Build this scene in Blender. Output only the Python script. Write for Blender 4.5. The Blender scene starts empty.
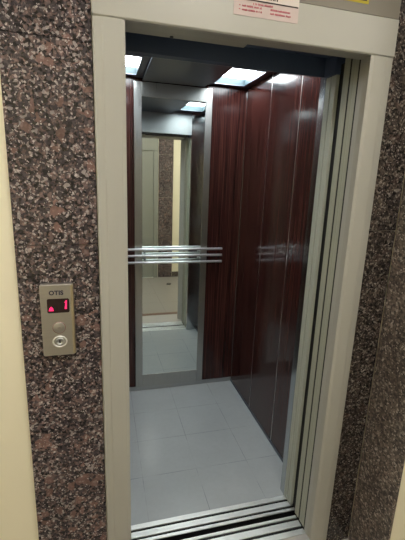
import bpy, bmesh, math, random
from mathutils import Vector, Matrix
random.seed(4)
scn = bpy.context.scene
col = scn.collection

# ------------------------------------------------------------------ helpers
def new_mesh(name, bm, mat=None, parent=None, smooth=False):
    me = bpy.data.meshes.new(name)
    bmesh.ops.recalc_face_normals(bm, faces=bm.faces)
    bm.to_mesh(me); bm.free()
    if smooth:
        for p in me.polygons: p.use_smooth = True
    o = bpy.data.objects.new(name, me); col.objects.link(o)
    if mat: me.materials.append(mat)
    if parent:
        o.parent = parent
        o.matrix_parent_inverse = Matrix.Translation(-Vector(parent.location))
    return o

def add_box(bm, a, b, bevel=0.0, seg=2):
    """box between corners a and b, optionally bevelled"""
    t = bmesh.new()
    lo = [min(a[i], b[i]) for i in range(3)]; hi = [max(a[i], b[i]) for i in range(3)]
    bmesh.ops.create_cube(t, size=1)
    for v in t.verts:
        v.co = Vector([(lo[i] + hi[i]) / 2 + v.co[i] * (hi[i] - lo[i]) for i in range(3)])
    if bevel:
        bmesh.ops.bevel(t, geom=list(t.edges), offset=bevel, segments=seg, profile=.5, affect='EDGES')
    me = bpy.data.meshes.new('tmp'); t.to_mesh(me); t.free(); bm.from_mesh(me); bpy.data.meshes.remove(me)

def box(name, a, b, mat, parent=None, bevel=0.0):
    bm = bmesh.new(); add_box(bm, a, b, bevel); return new_mesh(name, bm, mat, parent)

def boxes(name, lst, mat, parent=None, bevel=0.0):
    bm = bmesh.new()
    for a, b in lst: add_box(bm, a, b, bevel)
    return new_mesh(name, bm, mat, parent)

def add_tube(bm, a, b, r, seg=24, cap_round=True):
    a, b = Vector(a), Vector(b); d = (b - a); L = d.length; d.normalize()
    q = d.to_track_quat('Z', 'Y')
    prof = [(0, 0), (r * .7, 0), (r, r * .3), (r, L - r * .3), (r * .7, L), (0, L)]
    rings = []
    for pr, pz in prof:
        if pr == 0: rings.append([bm.verts.new(a + q @ Vector((0, 0, pz)))])
        else: rings.append([bm.verts.new(a + q @ Vector((pr * math.cos(2 * math.pi * k / seg), pr * math.sin(2 * math.pi * k / seg), pz))) for k in range(seg)])
    for i in range(len(rings) - 1):
        A, B = rings[i], rings[i + 1]
        for k in range(seg):
            k2 = (k + 1) % seg
            if len(A) == 1: bm.faces.new((A[0], B[k2], B[k]))
            elif len(B) == 1: bm.faces.new((A[k], A[k2], B[0]))
            else: bm.faces.new((A[k], A[k2], B[k2], B[k]))

def lathe_y(name, cx, cz, y0, prof, mat, parent=None, seg=40, sx=1, sz=1):
    """profile of (radius, depth toward the viewer) turned about an axis along Y"""
    bm = bmesh.new(); rings = []
    for r, h in prof:
        if r == 0: rings.append([bm.verts.new((cx, y0 - h, cz))])
        else: rings.append([bm.verts.new((cx + sx * r * math.cos(2 * math.pi * k / seg), y0 - h, cz + sz * r * math.sin(2 * math.pi * k / seg))) for k in range(seg)])
    for i in range(len(rings) - 1):
        A, B = rings[i], rings[i + 1]
        for k in range(seg):
            k2 = (k + 1) % seg
            if len(A) == 1: bm.faces.new((A[0], B[k], B[k2]))
            elif len(B) == 1: bm.faces.new((A[k], B[0], A[k2]))
            else: bm.faces.new((A[k], B[k], B[k2], A[k2]))
    return new_mesh(name, bm, mat, parent, smooth=True)

def rounded_plate(bm, x0, x1, z0, z1, yb, yf, r, bulge=0.0, seg=8):
    """rounded rectangle in the XZ plane, extruded from yb (back) to yf (front); softened front rim"""
    def ring(ins, y):
        pts = []
        rr = max(r - ins, .0004)
        for cx, cz, a0 in ((x1 - ins - rr, z1 - ins - rr, 0), (x0 + ins + rr, z1 - ins - rr, 90), (x0 + ins + rr, z0 + ins + rr, 180), (x1 - ins - rr, z0 + ins + rr, 270)):
            for k in range(seg + 1):
                a = math.radians(a0 + 90 * k / seg)
                pts.append(bm.verts.new((cx + rr * math.cos(a), y, cz + rr * math.sin(a))))
        return pts
    s = 1 if yf < yb else -1
    e = min(.0025, abs(yb - yf) * .5)
    rs = [ring(0, yb), ring(0, yf + s * e), ring(e * .35, yf + s * e * .35), ring(e, yf)]
    n = len(rs[0])
    for A, B in zip(rs, rs[1:]):
        for k in range(n): bm.faces.new((A[k], A[(k + 1) % n], B[(k + 1) % n], B[k]))
    bm.faces.new(rs[0][::-1]); bm.faces.new(rs[-1])

def prism_xz(name, pts, y0, y1, mat, parent=None):
    bm = bmesh.new()
    A = [bm.verts.new((x, y0, z)) for x, z in pts]; B = [bm.verts.new((x, y1, z)) for x, z in pts]
    bm.faces.new(A); bm.faces.new(B[::-1]); n = len(pts)
    for k in range(n): bm.faces.new((A[k], B[k], B[(k + 1) % n], A[(k + 1) % n]))
    return new_mesh(name, bm, mat, parent)

def empty(name, loc):
    o = bpy.data.objects.new(name, None); col.objects.link(o); o.location = loc
    o.empty_display_size = .1
    return o

def tag(o, label=None, cat=None, group=None, kind=None):
    if label: o['label'] = label
    if cat: o['category'] = cat
    if group: o['group'] = group
    if kind: o['kind'] = kind
    return o

# ------------------------------------------------------------------ materials
def srgb(r, g, b):
    f = lambda c: (c / 255 / 12.92) if c / 255 <= .04045 else ((c / 255 + .055) / 1.055) ** 2.4
    return (f(r), f(g), f(b), 1)

class NT:
    def __init__(s, name):
        s.m = bpy.data.materials.new(name); s.m.use_nodes = True
        s.t = s.m.node_tree; s.b = s.t.nodes['Principled BSDF']
    def n(s, typ, **kw):
        x = s.t.nodes.new(typ)
        for k, v in kw.items():
            if k in x.inputs: x.inputs[k].default_value = v
            else: setattr(x, k, v)
        return x
    def l(s, a, b): s.t.links.new(a, b)
    def coord(s, scale=(1, 1, 1), loc=(0, 0, 0)):
        g = s.n('ShaderNodeTexCoord'); mp = s.n('ShaderNodeMapping')
        mp.inputs['Scale'].default_value = scale; mp.inputs['Location'].default_value = loc
        s.l(g.outputs['Object'], mp.inputs['Vector']); return mp.outputs['Vector']
    def noise(s, vec, scale, detail=3, rough=.5):
        x = s.n('ShaderNodeTexNoise'); x.inputs['Scale'].default_value = scale
        x.inputs['Detail'].default_value = detail; x.inputs['Roughness'].default_value = rough
        s.l(vec, x.inputs['Vector']); return x.outputs['Fac']
    def ramp(s, fac, stops, interp='LINEAR'):
        x = s.n('ShaderNodeValToRGB'); cr = x.color_ramp; cr.interpolation = interp
        while len(cr.elements) < len(stops): cr.elements.new(.5)
        for e, (p, c) in zip(cr.elements, stops): e.position = p; e.color = c
        s.l(fac, x.inputs['Fac']); return x.outputs['Color']
    def mix(s, fac, a, b, mode='MIX'):
        x = s.n('ShaderNodeMix', data_type='RGBA', blend_type=mode)
        for sock, v in ((x.inputs[0], fac), (x.inputs[6], a), (x.inputs[7], b)):
            if isinstance(v, (float, int, tuple)): sock.default_value = v
            else: s.l(v, sock)
        return x.outputs[2]
    def math(s, op, a, b=None, c=None):
        x = s.n('ShaderNodeMath', operation=op)
        for i, v in enumerate((a, b, c)):
            if v is None: continue
            if isinstance(v, (float, int)): x.inputs[i].default_value = v
            else: s.l(v, x.inputs[i])
        return x.outputs[0]
    def bump(s, h, strength=.2, dist=.002):
        x = s.n('ShaderNodeBump'); x.inputs['Strength'].default_value = strength; x.inputs['Distance'].default_value = dist
        s.l(h, x.inputs['Height']); s.l(x.outputs['Normal'], s.b.inputs['Normal'])
    def set(s, **kw):
        for k, v in kw.items():
            k = k.replace('_', ' ')
            if isinstance(v, (float, int, tuple)): s.b.inputs[k].default_value = v
            else: s.l(v, s.b.inputs[k])
        return s

def paint(name, c, rough=.45, var=.06, spec=.4):
    t = NT(name); v = t.coord()
    n = t.noise(v, 3.0, 4)
    dark = tuple(x * (1 - var * 2) for x in c[:3]) + (1,)
    base = t.mix(n, dark, c)
    t.set(Base_Color=base, Roughness=rough, Specular_IOR_Level=spec)
    t.bump(t.noise(v, 450, 2), .05, .0004)
    return t.m

def granite(name, dark, mid, pink, light, off, blob=.62, rough=.22, grain=1.0):
    t = NT(name); v = t.coord(loc=off)
    # warp the coordinates for irregular grain borders
    nz = t.n('ShaderNodeTexNoise'); nz.inputs['Scale'].default_value = 60; nz.inputs['Detail'].default_value = 3; t.l(v, nz.inputs['Vector'])
    w = t.n('ShaderNodeVectorMath', operation='MULTIPLY_ADD'); t.l(nz.outputs['Color'], w.inputs[0]); w.inputs[1].default_value = (.014, .014, .014); t.l(v, w.inputs[2])
    wv = w.outputs[0]
    def vor(scale):
        x = t.n('ShaderNodeTexVoronoi'); x.inputs['Scale'].default_value = scale; t.l(wv, x.inputs['Vector'])
        sp = t.n('ShaderNodeSeparateColor'); t.l(x.outputs['Color'], sp.inputs[0]); return sp.outputs
    f = vor(185 * grain)
    c1 = t.ramp(f[0], [(0, dark), (.40, mid), (.80, pink), (.94, light)], 'CONSTANT')
    m2 = vor(120 * grain)
    c2 = t.ramp(m2[0], [(0, dark), (.50, mid), (.72, pink), (.93, light)], 'CONSTANT')
    c = t.mix(.5, c1, c2)
    big = vor(42 * grain)
    pf = t.math('GREATER_THAN', big[0], .93)
    pinker = t.mix(.5, pink, srgb(142, 103, 92))
    c = t.mix(t.math('MULTIPLY', pf, blob), c, pinker)
    cloud = t.noise(v, 5, 3)
    c = t.mix(t.math('MULTIPLY', t.math('SUBTRACT', .62, cloud), 1.4), c, dark)
    fleck = vor(260 * grain)
    ff = t.math('GREATER_THAN', fleck[1], .955)
    c = t.mix(t.math('MULTIPLY', ff, .7), c, light)
    t.set(Base_Color=c, Roughness=rough, Specular_IOR_Level=.5)
    return t.m

def laminate(name):
    t = NT(name); v = t.coord(scale=(85, 85, 1.2))
    n = t.noise(v, 1.6, 6, .6)
    v2 = t.coord(scale=(9, 9, .5)); n2 = t.noise(v2, 1.5, 3)
    base = t.ramp(n, [(.34, srgb(28, 14, 13)), (.50, srgb(60, 30, 27)), (.66, srgb(98, 58, 50))])
    base = t.mix(t.math('MULTIPLY', n2, .55), base, srgb(38, 17, 16))
    t.set(Base_Color=base, Roughness=.14, Specular_IOR_Level=.42)
    return t.m

def steel(name, c=(.66, .67, .66, 1), rough=.38, scale=(180, 180, 2), metallic=1.0):
    t = NT(name); v = t.coord(scale=scale)
    n = t.noise(v, 3, 4)
    c2 = tuple(x * .82 for x in c[:3]) + (1,)
    t.set(Base_Color=t.mix(n, c2, c), Metallic=metallic, Roughness=t.math('MULTIPLY_ADD', n, .14, rough - .07))
    return t.m

def plain(name, c, rough=.5, metallic=0.0, spec=.5):
    t = NT(name); v = t.coord()
    n = t.noise(v, 25, 2)
    c2 = tuple(x * .9 for x in c[:3]) + (1,)
    t.set(Base_Color=t.mix(n, c2, c), Roughness=rough, Metallic=metallic, Specular_IOR_Level=spec); return t.m

def emit(name, c, s):
    t = NT(name); t.set(Base_Color=(.8, .8, .8, 1), Emission_Color=c, Emission_Strength=s); return t.m

def tiles(name, c, seam, px, py, ox, oy, wid, rough, wear=.1, stainc=None, partial=0.0):
    """square tiles: seams at ox + k*px and oy + k*py, drawn from world position"""
    t = NT(name); g = t.n('ShaderNodeTexCoord'); sx = t.n('ShaderNodeSeparateXYZ'); t.l(g.outputs['Object'], sx.inputs[0])
    def line(o, off, per):
        a = t.math('DIVIDE', t.math('SUBTRACT', o, off), per)
        a = t.math('ABSOLUTE', t.math('SUBTRACT', a, t.math('ROUND', a)))
        return t.math('LESS_THAN', t.math('MULTIPLY', a, per), wid)
    ln = t.math('MAXIMUM', line(sx.outputs[0], ox, px), line(sx.outputs[1], oy, py))
    v = t.coord()
    if partial:
        gate = t.n('ShaderNodeMapRange'); t.l(t.noise(v, 5.5, 3), gate.inputs[0])
        gate.inputs[1].default_value = .42; gate.inputs[2].default_value = .58; gate.inputs[3].default_value = 1 - partial; gate.inputs[4].default_value = 1
        ln = t.math('MULTIPLY', ln, gate.outputs[0])
    n = t.noise(v, 4, 6, .65); n2 = t.noise(v, 40, 4, .6)
    c2 = tuple(x * (1 - wear * 2.4) for x in c[:3]) + (1,)
    base = t.mix(n, c2, c)
    base = t.mix(t.math('MULTIPLY', t.math('SUBTRACT', n2, .45), .9), base, c2)
    base = t.mix(ln, base, seam)
    t.set(Base_Color=base, Roughness=t.math('MULTIPLY_ADD', n, .25, rough - .1), Specular_IOR_Level=.5)
    t.bump(t.math('MULTIPLY', ln, -1.0), .25, .0015)
    return t.m

M = {}
M['paint'] = paint('beige_grey_enamel', srgb(176, 175, 167), .36)
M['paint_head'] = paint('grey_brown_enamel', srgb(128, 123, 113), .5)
M['leaf'] = paint('greenish_enamel', srgb(166, 168, 152), .33)
M['leaf_inner'] = paint('pale_green_enamel', srgb(176, 181, 169), .3)
M['granite_left'] = granite('speckled_granite', srgb(26, 22, 28), srgb(82, 74, 77), srgb(130, 108, 104), srgb(190, 180, 178), (0, 0, 0))
M['granite_right'] = granite('brown_speckled_granite', srgb(30, 27, 27), srgb(74, 66, 62), srgb(100, 88, 80), srgb(158, 150, 142), (3, 1, 2), .15)
M['granite_return_lit'] = granite('lit_brown_speckled_granite', srgb(48, 43, 42), srgb(108, 97, 90), srgb(142, 128, 118), srgb(206, 196, 186), (5, 1, 7), .15, rough=.3, grain=.8)  # brown granite with the light on the wall return put into its colours
M['cream'] = paint('cream_wall_paint', srgb(240, 233, 208), .8, .03, .2)
M['ceil_white'] = paint('white_ceiling_paint', srgb(205, 200, 190), .9, .02, .2)
M['laminate'] = laminate('mahogany_laminate')
M['steel'] = steel('brushed_steel', (.56, .58, .59, 1), .50)
M['steel_frame'] = steel('brushed_frame_steel', (.50, .50, .48, 1), .30, (180, 180, 2))
M['steel_dark'] = steel('dark_satin_steel', (.20, .22, .26, 1), .38, (2, 120, 2))
M['steel_return'] = steel('cabin_return_steel', (.60, .62, .63, 1), .15)
M['chrome'] = steel('bright_tube_steel', (.95, .96, .96, 1), .38, (120, 2, 2), .75)
M['skirt'] = steel('skirting_steel', (.52, .53, .53, 1), .4)
M['strip'] = steel('joint_strip_steel', (.62, .60, .58, 1), .3)
M['dark'] = plain('shaft_dark_metal', srgb(78, 98, 140), .6)
M['slot_black'] = plain('black_groove', srgb(14, 14, 15), .7)
M['alu'] = steel('ribbed_aluminium', (.88, .90, .89, 1), .42, (2, 260, 2))
M['tiles'] = tiles('grey_vinyl_tiles', srgb(172, 177, 178), srgb(124, 129, 130), .3, .29, .10, .25, .0016, .34, .11, partial=.9)
M['hall_tiles'] = tiles('pale_stone_tiles', srgb(150, 146, 139), srgb(118, 113, 106), .40, .40, .28, .13, .0022, .3, .09)
M['brown_strip'] = plain('brown_stone', srgb(116, 88, 74), .3)
M['paper'] = plain('pink_paper', srgb(198, 182, 178), .8)
M['paper_white'] = plain('white_paper', srgb(214, 204, 198), .8)
M['ink_red'] = plain('red_ink', srgb(176, 84, 96), .8)
M['ink_dark'] = plain('black_ink', srgb(44, 32, 34), .7)
M['yellow'] = plain('yellow_vinyl', srgb(176, 160, 40), .6)
M['panel_steel'] = steel('call_panel_steel', (.54, .52, .50, 1), .42, (2, 2, 90))
M['panel_trim'] = steel('call_panel_gold_trim', (.60, .53, .40, 1), .3)
M['display'] = plain('display_black_glass', srgb(34, 6, 14), .12)
M['red_led'] = emit('red_led', (1.0, .02, .14, 1), 1.15)
M['red_led'].node_tree.nodes['Principled BSDF'].inputs['Base Color'].default_value = (.3, .01, .04, 1)
M['ring'] = plain('dim_red_ring', srgb(140, 96, 92), .4)
M['keyhole'] = plain('keyhole_black', srgb(25, 22, 22), .4)
M['letter'] = plain('dark_blue_ink', srgb(48, 46, 72), .5)
M['lamp'] = emit('cool_diffuser', (.90, .97, 1.0, 1), 16.0)
M['lamp_side'] = plain('grey_housing', srgb(66, 84, 90), .5)
M['lamp_frame'] = plain('white_lamp_frame', srgb(226, 230, 228), .5)
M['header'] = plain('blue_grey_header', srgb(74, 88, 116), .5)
M['paint_far'] = paint('grey_door_enamel', srgb(146, 148, 140), .4)
M['threshold'] = plain('pale_threshold_stone', srgb(176, 172, 166), .35)
M['hall_lamp'] = emit('warm_diffuser', (1.0, .96, .91, 1), 13.5)
t = NT('mirror_glass'); t.set(Base_Color=(.84, .90, .87, 1), Metallic=1.0, Roughness=.012); M['mirror'] = t.m
t = NT('stained_ring'); M['drain'] = plain('drain_grey', srgb(70, 66, 62), .5)

# ------------------------------------------------------------------ the key sizes (metres)
MIR = .5                                          # the mirror hangs slightly out of true
W = .80; H = 2.0; JW = .088; HT = 2.114          # landing opening, jamb width, head top
CX0, CX1, CD, CZ = -.103, .903, 1.41, 2.195      # cabin
YF = -.042; FS = (1.1782 + YF) / 1.1782          # front plane of the doorway
def fx(x): return -.0765 + (x + .0765) * FS
def fz(z): return 1.5739 + (z - 1.5739) * FS
GY = YF + .012                                    # granite face
HZ = 2.75                                         # hall ceiling
HY = -1.98                                        # far wall of the hall
HX0, HX1 = -1.6, 2.6

# ================================================================== HALL SETTING
fl = boxes('floor', [((HX0, HY, -.08), (HX1, .038, 0))], M['hall_tiles'])
tag(fl, 'pale tiled landing floor in front of the lift sill', None, kind='structure')
box('floor_stripe', (HX0, -.272, -.01), (HX1, -.208, .0015), M['brown_strip'], fl)
XL, XR = fx(-JW), fx(W + JW)                      # outer edges of the door frame
CXW = .990                                        # the wall steps forward here
box('threshold_slab', (HX0, -.195, -.01), (HX1, .036, .0012), M['threshold'], fl)
wf = boxes('wall_front', [((HX0, GY + .010, 0), (XL + .003, GY + .035, HZ)), ((XR - .003, GY + .010, 0), (CXW, GY + .035, HZ)),
                          ((XL + .003, GY + .010, fz(HT)), (XR - .003, GY + .035, HZ)), ((CXW, -.235, 0), (HX1, GY + .035, HZ))], M['cream'])
tag(wf, 'cream wall around the lift doorway', kind='structure')
wb = box('wall_opposite', (HX0, HY - .12, 0), (HX1, HY - .03, HZ), M['cream']); tag(wb, 'cream wall across the landing, seen in the mirror', kind='structure')
# opposite wall skin with doorway
skin = boxes('wall_opposite_skin', [((HX0, HY - .03, 0), (-.18, HY, HZ)), ((.845, HY - .03, 0), (HX1, HY, HZ)), ((-.18, HY - .03, 2.26), (.845, HY, HZ))], M['cream'], wb)
wl = box('wall_left', (HX0 - .1, HY, 0), (HX0, GY + .035, HZ), M['cream']); tag(wl, 'cream left wall of the landing', kind='structure')
wr = box('wall_right', (HX1, HY, 0), (HX1 + .1, GY + .035, HZ), M['cream']); tag(wr, 'cream right wall of the landing', kind='structure')
hc = box('ceiling', (HX0, HY, HZ), (HX1, .045, HZ + .1), M['ceil_white']); tag(hc, 'white ceiling of the landing', kind='structure')
bb = boxes('baseboard_opposite', [((1.09, HY, 0), (HX1, HY + .012, .085)), ((HX0, HY, 0), (-.42, HY + .012, .085))], M['granite_right'])
tag(bb, 'dark stone baseboard across the landing', kind='structure')

# granite cladding (seams are real gaps)
def slabs(name, x0, x1, seams, z1, mat, yb, yf, label):
    zs = [0] + seams + [z1]; bm = bmesh.new()
    for a, b in zip(zs, zs[1:]): add_box(bm, (x0, yb, a + .0008), (x1, yf, b - .0008), .0008, 1)
    o = new_mesh(name, bm, mat); tag(o, label, kind='structure'); return o
slabs('trim_1', fx(-.328), XL - .002, [fz(.69), fz(1.37), fz(1.937)], HZ - .002, M['granite_left'], GY + .0095, GY, 'dark speckled pinkish granite cladding left of the lift doorway')
slabs('trim_2', XR + .002, CXW - .0135, [.62, 1.42, 2.05], HZ - .002, M['granite_right'], GY + .0095, GY, 'narrow dark brown granite cladding right of the lift doorway')
slabs('trim_3', CXW - .012, CXW - .0005, [.62, 1.42, 2.05], HZ - .002, M['granite_return_lit'], GY - .001, -.235, 'brown granite cladding on the wall return at the right edge, coloured as if lit')
slabs('trim_4', .855, 1.085, [.62, 1.3, 1.95], HZ - .002, M['granite_left'], HY + .0005, HY + .012, 'granite strip across the landing seen in the mirror')

# ================================================================== LANDING DOORWAY
d1 = empty('door_1', (W / 2, 0, 0)); tag(d1, 'beige grey metal lift doorway with its sliding landing doors open', kind='structure')
def jamb_profile(xo, xc, xi, z0, z1, parent, mat):
    """front face with a slight fold, then the return into the opening"""
    s = 1 if xi > xo else -1
    pts = [(xo, YF + .020), (xo, YF + .004), (xo + s * .004, YF + .0015), (xo + s * .024, YF), (xo + s * .028, YF - .0012), (xc - s * .010, YF - .0005), (xc, YF + .003), (xi - s * .006, .004), (xi, .030), (xi, .054), (xi - s * .022, .054), (xi - s * .030, .004), (xc - s * .02, YF + .020)]
    bm = bmesh.new()
    A = [bm.verts.new((x, y, z0)) for x, y in pts]; B = [bm.verts.new((x, y, z1)) for x, y in pts]
    bm.faces.new(A); bm.faces.new(B[::-1]); n = len(pts)
    for k in range(n): bm.faces.new((A[k], A[(k + 1) % n], B[(k + 1) % n], B[k]))
    return new_mesh('jamb', bm, mat, parent)
HB = fz(H)
jamb_profile(XL, fx(0), 0, 0, HB - .001, d1, M['paint'])
jamb_profile(XR, fx(W), W, 0, HB - .001, d1, M['paint'])
# head: face with thin top edge, soffit with a step in its depth half way
hp = [(YF + .020, fz(HT)), (YF + .002, fz(HT)), (YF, fz(HT) - .002), (YF - .0008, HB + .004), (YF + .003, HB), (.0, H - .006), (.054, H - .0005), (.054, H + .02), (-.01, H + .02), (YF + .020, H + .01)]
bm = bmesh.new()
A = [bm.verts.new((XL, y, z)) for y, z in hp]; B = [bm.verts.new((XR, y, z)) for y, z in hp]
bm.faces.new(A); bm.faces.new(B[::-1])
for k in range(len(hp)): bm.faces.new((A[k], A[(k + 1) % len(hp)], B[(k + 1) % len(hp)], B[k]))
hb = new_mesh('head_beam', bm, M['paint'], d1)
boxes('jamb_cap', [((W, .002, HB - .0008), (W + .022, .054, H + .001)), ((-.022, .002, HB - .0008), (0, .054, H + .001))], M['paint'], d1)
boxes('soffit', [((0.001, .0545, H + .001), (.385, .096, H + .14)), ((.385, .0545, H + .001), (W - .001, .062, H + .14))], M['paint'], d1, .0008)
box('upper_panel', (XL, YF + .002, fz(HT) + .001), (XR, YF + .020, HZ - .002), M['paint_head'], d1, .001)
bm = bmesh.new(); add_tube(bm, (.145, .084, H - .002), (.145, .084, H + .01), .006); new_mesh('release_keyhole', bm, M['keyhole'], d1, True)
# retracted landing leaves
def leaf(name, y0, y1, x0, x1, mat, parent, z0=.008, z1=2.03):
    bm = bmesh.new()
    # leading edge folded as a shallow channel
    pts = [(x0, y0 + .002), (x0 + .002, y0), (x1, y0), (x1, y1), (x0 + .002, y1), (x0, y1 - .002), (x0, y1 - (y1 - y0) * .42), (x0 + .0015, (y0 + y1) / 2), (x0, y0 + (y1 - y0) * .42)]
    A = [bm.verts.new((x, y, z0)) for x, y in pts]; B = [bm.verts.new((x, y, z1)) for x, y in pts]
    bm.faces.new(A); bm.faces.new(B[::-1]); n = len(pts)
    for k in range(n): bm.faces.new((A[k], A[(k + 1) % n], B[(k + 1) % n], B[k]))
    return new_mesh(name, bm, mat, parent)
leaf('door_leaf', .064, .1055, W + .001, 1.23, M['leaf'], d1)
leaf('door_leaf', .1155, .150, W + .001, 1.24, M['leaf'], d1)
boxes('slot_shade_strip', [((W + .0015, .0545, .008), (W + .03, .0635, 2.02)), ((W + .003, .1060, .008), (W + .03, .1150, 2.02)), ((W + .012, .1505, .008), (W + .04, .1890, 2.02))], M['slot_black'], d1)  # black strips added in the door slots to stand for their shade
# landing sill
sl = box('sill', (-.06, .042, -.05), (W + .01, .139, -.008), M['slot_black'], d1)
def ribs(y0, y1, grooves, name, parent, x0, x1, z=0.0):
    bm = bmesh.new(); ys = [y0]
    for g0, g1 in grooves: ys += [g0, g1]
    ys.append(y1)
    for a, b in zip(ys[::2], ys[1::2]):
        n = max(1, round((b - a) / .0055)); w = (b - a) / n
        for k in range(n):
            add_box(bm, (x0, a + k * w + .0007, -.006), (x1, a + (k + 1) * w - .0007, z), .0004, 1)
        add_box(bm, (x0, a, -.0055), (x1, b, z - .0016))
    return new_mesh(name, bm, M['alu'], parent)
ribs(.040, .140, [(.066, .080), (.112, .126)], 'ribbed_plate', d1, -.055, W + .0)
boxes('groove', [((-.055, .066, -.0070), (W + .0, .080, -.0058)), ((-.055, .112, -.0070), (W + .0, .126, -.0058))], M['slot_black'], d1)

# shaft behind the landing: dark lintel box and pit, side returns
sh = boxes('wall_shaft', [((-.45, .098, 2.142), (1.3, .104, 2.6)), ((-.45, .046, 2.6), (1.3, .26, 2.62)),
                          ((-.47, .046, -.3), (-.45, .26, 2.62)), ((1.3, .046, -.3), (1.32, .26, 2.62)),
                          ((-.45, .046, -.32), (1.3, .26, -.30)), ((-.45, .15, 2.06), (1.28, .20, 2.16))], M['dark'])
tag(sh, 'dark shaft gap between landing doors and cabin', kind='structure')

# ================================================================== LIFT CABIN
d2 = empty('door_2', (W / 2, .19, 0)); tag(d2, 'cabin sliding door leaves of the lift, pushed back to the right', kind='structure')
leaf('door_leaf', .190, .2215, W - .002, 1.20, M['leaf_inner'], d2, z1=1.985)
box('leaf_top_shade', (W - .012, .186, 1.986), (1.19, .2610, 2.055), M['header'], d2, .002)  # dark box added over the cabin leaf tops for the shadow there
leaf('door_leaf', .2265, .2580, W - .002, 1.22, M['leaf_inner'], d2, z1=1.985)
ribs(.168, .262, [(.183, .195), (.224, .237)], 'ribbed_plate', d2, CX0, W + .02)
boxes('groove', [((CX0, .183, -.0070), (W + .02, .195, -.0058)), ((CX0, .224, -.0070), (W + .02, .237, -.0058))], M['slot_black'], d2)
box('sill', (CX0, .1685, -.05), (W + .02, .262, -.008), M['slot_black'], d2)
# folded head over the cabin doors with the deeper cover on the left half
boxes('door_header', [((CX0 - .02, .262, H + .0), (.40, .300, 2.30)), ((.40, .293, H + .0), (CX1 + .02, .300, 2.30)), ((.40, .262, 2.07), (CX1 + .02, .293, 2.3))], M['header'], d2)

fc = box('floor_cabin', (CX0 - .02, .262, -.05), (CX1 + .02, CD + .02, 0), M['tiles']); tag(fc, 'grey vinyl tiled floor of the lift cabin', kind='structure')
PT = .016
# back wall
bw = box('wall_back', (CX0 - .02, CD + .001, -.05), (CX1 + .02, CD + .03, 2.3), M['dark']); tag(bw, 'dark red laminate back wall of the lift cabin', kind='structure')
boxes('laminate_panel', [((CX0, CD - .0, .034), (.137, CD + .001, CZ))], M['laminate'], bw)
boxes('laminate_panel', [((.659, CD - .0, .034), (CX1 - .0, CD + .001, CZ))], M['laminate'], bw)
boxes('laminate_panel', [((.137, CD + .0005, .034), (.659, CD + .001, CZ))], M['laminate'], bw)
box('skirting', (CX0, CD - .004, .0), (CX1, CD + .001, .033), M['skirt'], bw)
# right wall
def side_wall(name, xin, s, label):
    w = box(name, (xin + s * .004, .262, -.05), (xin + s * .03, CD + .001, 2.3), M['dark']); tag(w, label, kind='structure')
    ys = [(.302, .646), (.656, 1.004), (1.012, CD - .006)]
    for a, b in ys: box('laminate_panel', (xin, a, .020), (xin + s * .004, b, CZ), M['laminate'], w, .0012)
    for y in (.6465, 1.0045): box('joint_strip', (xin + s * .001, y, .020), (xin + s * .0035, y + .007, CZ), M['strip'], w)
    box('corner_strip', (xin - s * .002, CD - .006, .033), (xin + s * .003, CD, CZ), M['steel_return'], w)
    box('skirting', (xin - s * .003, .302, 0), (xin + s * .004, CD - .004, .020), M['steel_dark'], w)
    return w
side_wall('wall_right_cabin', CX1, 1, 'dark red laminate right wall of the cabin with thin steel joints')
side_wall('wall_left_cabin', CX0, -1, 'dark red laminate left wall of the cabin')
# front returns
fr = boxes('wall_front_cabin', [((W, .2615, 0), (CX1 + .004, .300, 2.0)), ((CX0 - .004, .2615, 0), (0, .300, 2.0)), ((W, .3002, 0), (CX1, .303, CZ)), ((CX0, .3002, 0), (0, .303, CZ))], M['steel_return'])
tag(fr, 'narrow steel front wall of the cabin beside the doorway', kind='structure')
box('header_panel', (.002, .3005, 2.0), (W - .002, .303, CZ), M['steel'], fr)

# ceiling with four lamp openings
LX = [(-.052, .150), (.652, .858)]; LY = [(.44, .80), (1.0, 1.355)]
bm = bmesh.new()
xs = [CX0 - .004, LX[0][0], LX[0][1], LX[1][0], LX[1][1], CX1 + .004]; ysv = [.300, LY[0][0], LY[0][1], LY[1][0], LY[1][1], CD + .001]
for i in range(5):
    for j in range(5):
        if i in (1, 3) and j in (1, 3): continue
        add_box(bm, (xs[i], ysv[j], CZ), (xs[i + 1], ysv[j + 1], CZ + .004))
bmesh.ops.remove_doubles(bm, verts=bm.verts, dist=1e-5)
cc = new_mesh('ceiling_cabin', bm, M['steel_dark']); tag(cc, 'dark satin metal ceiling of the lift cabin', kind='structure')
box('raised_panel', (.192, .33, 2.174), (.600, 1.392, 2.186), M['steel_dark'], cc, .003)
boxes('panel_spacer', [((.21, .36, 2.186), (.58, 1.37, CZ))], M['dark'], cc)
boxes('ceiling_top', [((CX0 - .004, .300, 2.262), (CX1 + .004, CD + .03, 2.30))], M['dark'], cc)
lab = [['front left recessed square lamp of the cabin ceiling, hidden behind the door header', 'rear left recessed lamp, cut off by the left jamb'],
       ['front right recessed ceiling lamp, seen only in the mirror', 'rear right recessed ceiling lamp, the larger bright panel near the right wall']]
for i, (xa, xb) in enumerate(LX):
    for j, (ya, yb) in enumerate(LY):
        L = empty('ceiling_light', ((xa + xb) / 2, (ya + yb) / 2, CZ)); tag(L, lab[i][j], 'ceiling light', 'recessed lamps of the cabin ceiling')
        zt = CZ + .045
        boxes('housing', [((xa - .003, ya - .003, CZ + .0045), (xa, yb + .003, zt)), ((xb, ya - .003, CZ + .0045), (xb + .003, yb + .003, zt)),
                          ((xa, ya - .003, CZ + .0045), (xb, ya, zt)), ((xa, yb, CZ + .0045), (xb, yb + .003, zt)), ((xa - .003, ya - .003, zt + .0035), (xb + .003, yb + .003, zt + .006))], M['lamp_side'], L)
        box('diffuser', (xa + .0005, ya + .0005, zt - .002), (xb - .0005, yb - .0005, zt + .003), M['lamp'], L, .001)

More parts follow.
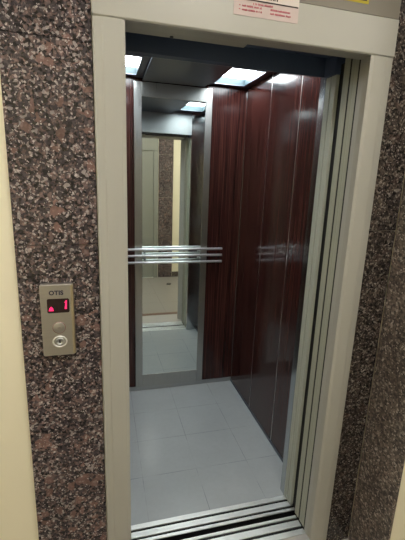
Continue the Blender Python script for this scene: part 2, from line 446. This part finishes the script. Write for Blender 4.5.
# ================================================================== MIRROR
mr = empty('wall_mirror', (.398, CD, .033)); tag(mr, 'tall mirror in a brushed steel frame on the cabin back wall', 'mirror')
y0 = CD - .0005; yf = CD - .011
bm = bmesh.new(); add_box(bm, (.1895, CD - .0062, .129), (.6115, CD - .0045, 2.089))
bmesh.ops.rotate(bm, verts=bm.verts, cent=(.4, CD - .005, 1.1), matrix=Matrix.Rotation(math.radians(MIR), 3, 'Z'))
new_mesh('glass', bm, M['mirror'], mr)
box('stile', (.139, yf, .0335), (.1885, y0, 2.172), M['steel_frame'], mr, .0012)
box('stile', (.6125, yf, .0335), (.657, y0, 2.172), M['steel_frame'], mr, .0012)
box('bottom_rail', (.1892, yf + .0005, .0335), (.6118, y0, .132), M['steel_frame'], mr, .0012)
box('top_rail', (.1892, yf + .0005, 2.086), (.6118, y0, 2.172), M['steel_frame'], mr, .0012)

# ================================================================== HANDRAIL
hr = empty('handrail', (.40, CD, 1.05)); tag(hr, 'triple chrome tube handrail crossing the mirror on the back wall', 'handrail')
RY = 1.362
for z in (1.1025, 1.0575, 1.0100):
    bm = bmesh.new(); add_tube(bm, (.03, RY, z), (.762, RY, z), .0085, 28); new_mesh('rail', bm, M['chrome'], hr, True)
for x in (.205, .600):
    bm = bmesh.new()
    add_box(bm, (x - .002, RY - .004, .995), (x + .002, RY + .004, 1.112), .0008)
    for z in (1.080, 1.033): add_tube(bm, (x, RY, z), (x, CD - .0112, z), .005, 16)
    for z in (1.080, 1.033): add_tube(bm, (x, CD - .0145, z), (x, CD - .0112, z), .010, 20)
    new_mesh('bracket', bm, M['steel'], hr)

# ================================================================== CALL PANEL
cp = empty('call_panel', (-.216, .012, 1.135)); tag(cp, 'steel lift call panel with red floor display on the left granite', 'call panel')
bm = bmesh.new(); rounded_plate(bm, -.266, -.171, 1.016, 1.252, (.012) - .0003, -.006, .006)
cpf = new_mesh('faceplate', bm, M['panel_steel'], cp)
bm = bmesh.new(); rounded_plate(bm, -.1775, -.1685, 1.019, 1.249, (.012) - .0003, -.0072, .003); new_mesh('edge_trim', bm, M['panel_trim'], cp)
bm = bmesh.new(); rounded_plate(bm, -.2465, -.1815, 1.160, 1.206, -.0058, -.0072, .005); dsp = new_mesh('display', bm, M['display'], cp)
prism_xz('up_arrow', [(-.2425, 1.167), (-.2275, 1.167), (-.2295, 1.176), (-.2345, 1.1815), (-.2400, 1.176)], -.0072, -.0077, M['red_led'], dsp)
prism_xz('floor_digit', [(-.1960, 1.172), (-.1895, 1.172), (-.1880, 1.200), (-.1915, 1.200), (-.1958, 1.193), (-.1930, 1.192)], -.0072, -.0077, M['red_led'], dsp)
def ring(name, cx, cz, ro, ri, y, h, mat, parent, sx=1, sz=1):
    return lathe_y(name, cx, cz, y, [(ri, 0), (ri, h * .8), ((ro + ri) / 2, h), (ro, h * .8), (ro, 0)], mat, parent, sx=sx, sz=sz)
btn = lathe_y('call_button', -.2150, 1.111, -.0062, [(.0178, 0), (.0178, .0014), (.0165, .0022), (.0, .0026)], M['panel_steel'], cp)
ring('button_ring', -.2150, 1.111, .0195, .0175, -.0060, .0016, M['ring'], btn)
box('button_mark', (-.2195, -.0092, 1.1102), (-.2105, -.0086, 1.1116), M['ink_dark'], btn)
ks = ring('key_switch', -.2150, 1.064, .0225, .0178, -.0060, .0036, M['chrome'], cp, sx=1.0, sz=.86)
lathe_y('key_barrel', -.2150, 1.064, -.0060, [(.0140, 0), (.0130, .0035), (.0085, .0042), (.0078, .0014), (0, .0012)], M['steel'], ks)
box('key_slot', (-.2170, -.0078, 1.0590), (-.2130, -.0070, 1.0690), M['keyhole'], ks)
def lettering(name, body, size, loc, mat, parent, depth=.0003):
    cu = bpy.data.curves.new('tmp', 'FONT'); cu.body = body; cu.size = size; cu.extrude = depth; cu.offset = size * .035
    cu.align_x = 'CENTER'; cu.space_character = 1.05
    o = bpy.data.objects.new('tmp', cu); col.objects.link(o)
    bpy.context.view_layer.update()
    me = bpy.data.meshes.new_from_object(o.evaluated_get(bpy.context.evaluated_depsgraph_get()))
    bpy.data.objects.remove(o)
    me.transform(Matrix.Translation(loc) @ Matrix.Rotation(math.radians(90), 4, 'X'))
    r = bpy.data.objects.new(name, me); col.objects.link(r); me.materials.clear(); me.materials.append(mat)
    r.parent = parent; r.matrix_parent_inverse = Matrix.Translation(-Vector(parent.location))
    return r
lettering('logo_lettering', 'OTIS', .0190, (-.2185, -.0064, 1.2185), M['letter'], cp)

# ================================================================== PAPER NOTICE, STICKER
nt = empty('paper_notice', (.415, 0, 2.054)); tag(nt, 'pink paper notice with faded red print stuck on the door head', 'notice')
bm = bmesh.new()
NXS = 14
def sheet(bm, x0, x1, z0, z1, y, th, n=12):
    A = []; 
    for i in range(n + 1):
        x = x0 + (x1 - x0) * i / n
        yy = y - .0004 * math.sin(i * 1.9)
        A.append([bm.verts.new((x, yy, z0)), bm.verts.new((x, yy, z1)), bm.verts.new((x, yy + th, z1)), bm.verts.new((x, yy + th, z0))])
    for a, b in zip(A, A[1:]):
        for k in range(4): bm.faces.new((a[k], b[k], b[(k + 1) % 4], a[(k + 1) % 4]))
    bm.faces.new(A[0]); bm.faces.new(A[-1][::-1])
sheet(bm, .312, .521, 2.054, 2.0965, -.0016, .0006); new_mesh('sheet', bm, M['paper'], nt)
bm = bmesh.new(); sheet(bm, .312, .521, 2.0965, 2.1500, -.0016, .0006); new_mesh('sheet_top', bm, M['paper_white'], nt)
box('printed_bar', (.340, -.0026, 2.0950), (.5185, -.0021, 2.0985), M['ink_dark'], nt)
def print_row(bm, x0, x1, z, h):
    x = x0
    while x < x1:
        w = random.uniform(.0018, .0042); 
        if x + w > x1: break
        add_box(bm, (x, -.0026, z + random.uniform(0, h * .15)), (x + w, -.00205, z + h * random.uniform(.75, 1)))
        x += w + (random.uniform(.0008, .0013) if random.random() > .18 else .004)
bm = bmesh.new()
print_row(bm, .372, .440, 2.0855, .0055)
for z in (2.0765, 2.0665):
    print_row(bm, .338, .402, z, .0055); print_row(bm, .428, .496, z, .0055)
for z in (2.0785, 2.0685):
    add_box(bm, (.328, -.0026, z), (.332, -.00205, z + .0025)); 
new_mesh('red_print', bm, M['ink_red'], nt)
bm = bmesh.new(); print_row(bm, .40, .45, 2.1035, .006); print_row(bm, .36, .50, 2.122, .006); new_mesh('black_print', bm, M['ink_dark'], nt)

ys = empty('yellow_sticker', (.71, 0, 2.142)); tag(ys, 'yellow sticker with black lines above the door head', 'sticker')
box('backing', (.655, .0008, 2.142), (.765, .0018, 2.192), M['yellow'], ys)
boxes('black_lines', [((.662, .0003, 2.1495), (.758, .0008, 2.1525)), ((.662, .0003, 2.158), (.758, .0008, 2.163)), ((.662, .0003, 2.170), (.72, .0008, 2.175)), ((.662, .0003, 2.180), (.75, .0008, 2.185))], M['ink_dark'], ys)

# set the panel, notice and sticker onto the front plane
for o in (cp, nt, ys):
    x, y, z = o.location
    o.location = (fx(x), YF + y * FS, fz(z)); o.scale = (FS, FS, FS)

# ================================================================== OPPOSITE LIFT DOORWAY (seen in the mirror)
d3 = empty('door_3', (.33, HY, 0)); tag(d3, 'closed grey lift doorway across the landing, reflected in the mirror', kind='structure')
for xa, xb in ((.778, .848), (-.178, -.06)):
    box('jamb', (xa, HY - .028, 0), (xb, HY + .012, 2.0), M['paint_far'], d3, .002)
box('head_beam', (-.178, HY - .028, 2.001), (.848, HY + .012, 2.26), M['paint_far'], d3, .002)
box('door_leaf', (.330, HY - .026, .004), (.7765, HY - .004, 1.999), M['paint_far'], d3, .002)
box('door_leaf', (-.058, HY - .029, .004), (.329, HY - .012, 1.999), M['paint_far'], d3, .002)
box('threshold', (-.06, HY - .028, .0), (.778, HY + .03, .0035), M['alu'], d3)
dr = empty('floor_drain', (.952, -1.52, 0)); tag(dr, 'small dark round mark on the pale landing floor, seen in the mirror', 'floor drain')
bm = bmesh.new(); add_tube(bm, (.952, -1.52, .0002), (.952, -1.52, .003), .035, 28); new_mesh('cover', bm, M['drain'], dr)

# hall lamps (warm ceiling fittings)
for k, (x, y, lb) in enumerate(((.45, -1.05, 'warm square lamp on the landing ceiling in front of the lift doorway'), (-1.0, -1.05, 'warm square lamp on the landing ceiling to the left'), (1.95, -1.05, 'warm square lamp on the landing ceiling to the right'))):
    L = empty('hall_lamp', (x, y, HZ)); tag(L, lb, 'ceiling light', 'lamps of the landing ceiling')
    boxes('lamp_frame', [((x - .3, y - .3, HZ - .03), (x - .285, y + .3, HZ - .0005)), ((x + .285, y - .3, HZ - .03), (x + .3, y + .3, HZ - .0005)),
                         ((x - .285, y - .3, HZ - .03), (x + .285, y - .285, HZ - .0005)), ((x - .285, y + .285, HZ - .03), (x + .285, y + .3, HZ - .0005))], M['lamp_frame'], L)
    box('diffuser', (x - .285, y - .285, HZ - .026), (x + .285, y + .285, HZ - .012), M['hall_lamp'], L)

# ------------------------------------------------------------------ world, camera, colour
w = bpy.data.worlds.new('world'); scn.world = w; w.use_nodes = True
w.node_tree.nodes['Background'].inputs[0].default_value = (.6, .62, .65, 1)
w.node_tree.nodes['Background'].inputs[1].default_value = .02

yaw, pitch, roll = .2676, .2338, .0359
ca, sa, cb, sb, cr, sr = math.cos(yaw), math.sin(yaw), math.cos(pitch), math.sin(pitch), math.cos(roll), math.sin(roll)
fwd = Vector((sa * cb, ca * cb, -sb)); right = Vector((ca, -sa, 0)); up = right.cross(fwd)
r2 = right * cr + up * sr; u2 = -right * sr + up * cr
cam = bpy.data.cameras.new('camera'); co = bpy.data.objects.new('camera', cam); col.objects.link(co)
m = Matrix((r2, u2, -fwd)).transposed().to_4x4(); m.translation = Vector((-.0765, -1.1782, 1.5739)); co.matrix_world = m
cam.sensor_fit = 'HORIZONTAL'; cam.sensor_width = 36; cam.lens = 372.71 / 405 * 36; cam.clip_start = .02
scn.camera = co
scn.view_settings.view_transform = 'Standard'; scn.view_settings.look = 'None'
scn.view_settings.exposure = 0.22; scn.view_settings.gamma = 1; scn.view_settings.use_curve_mapping = False
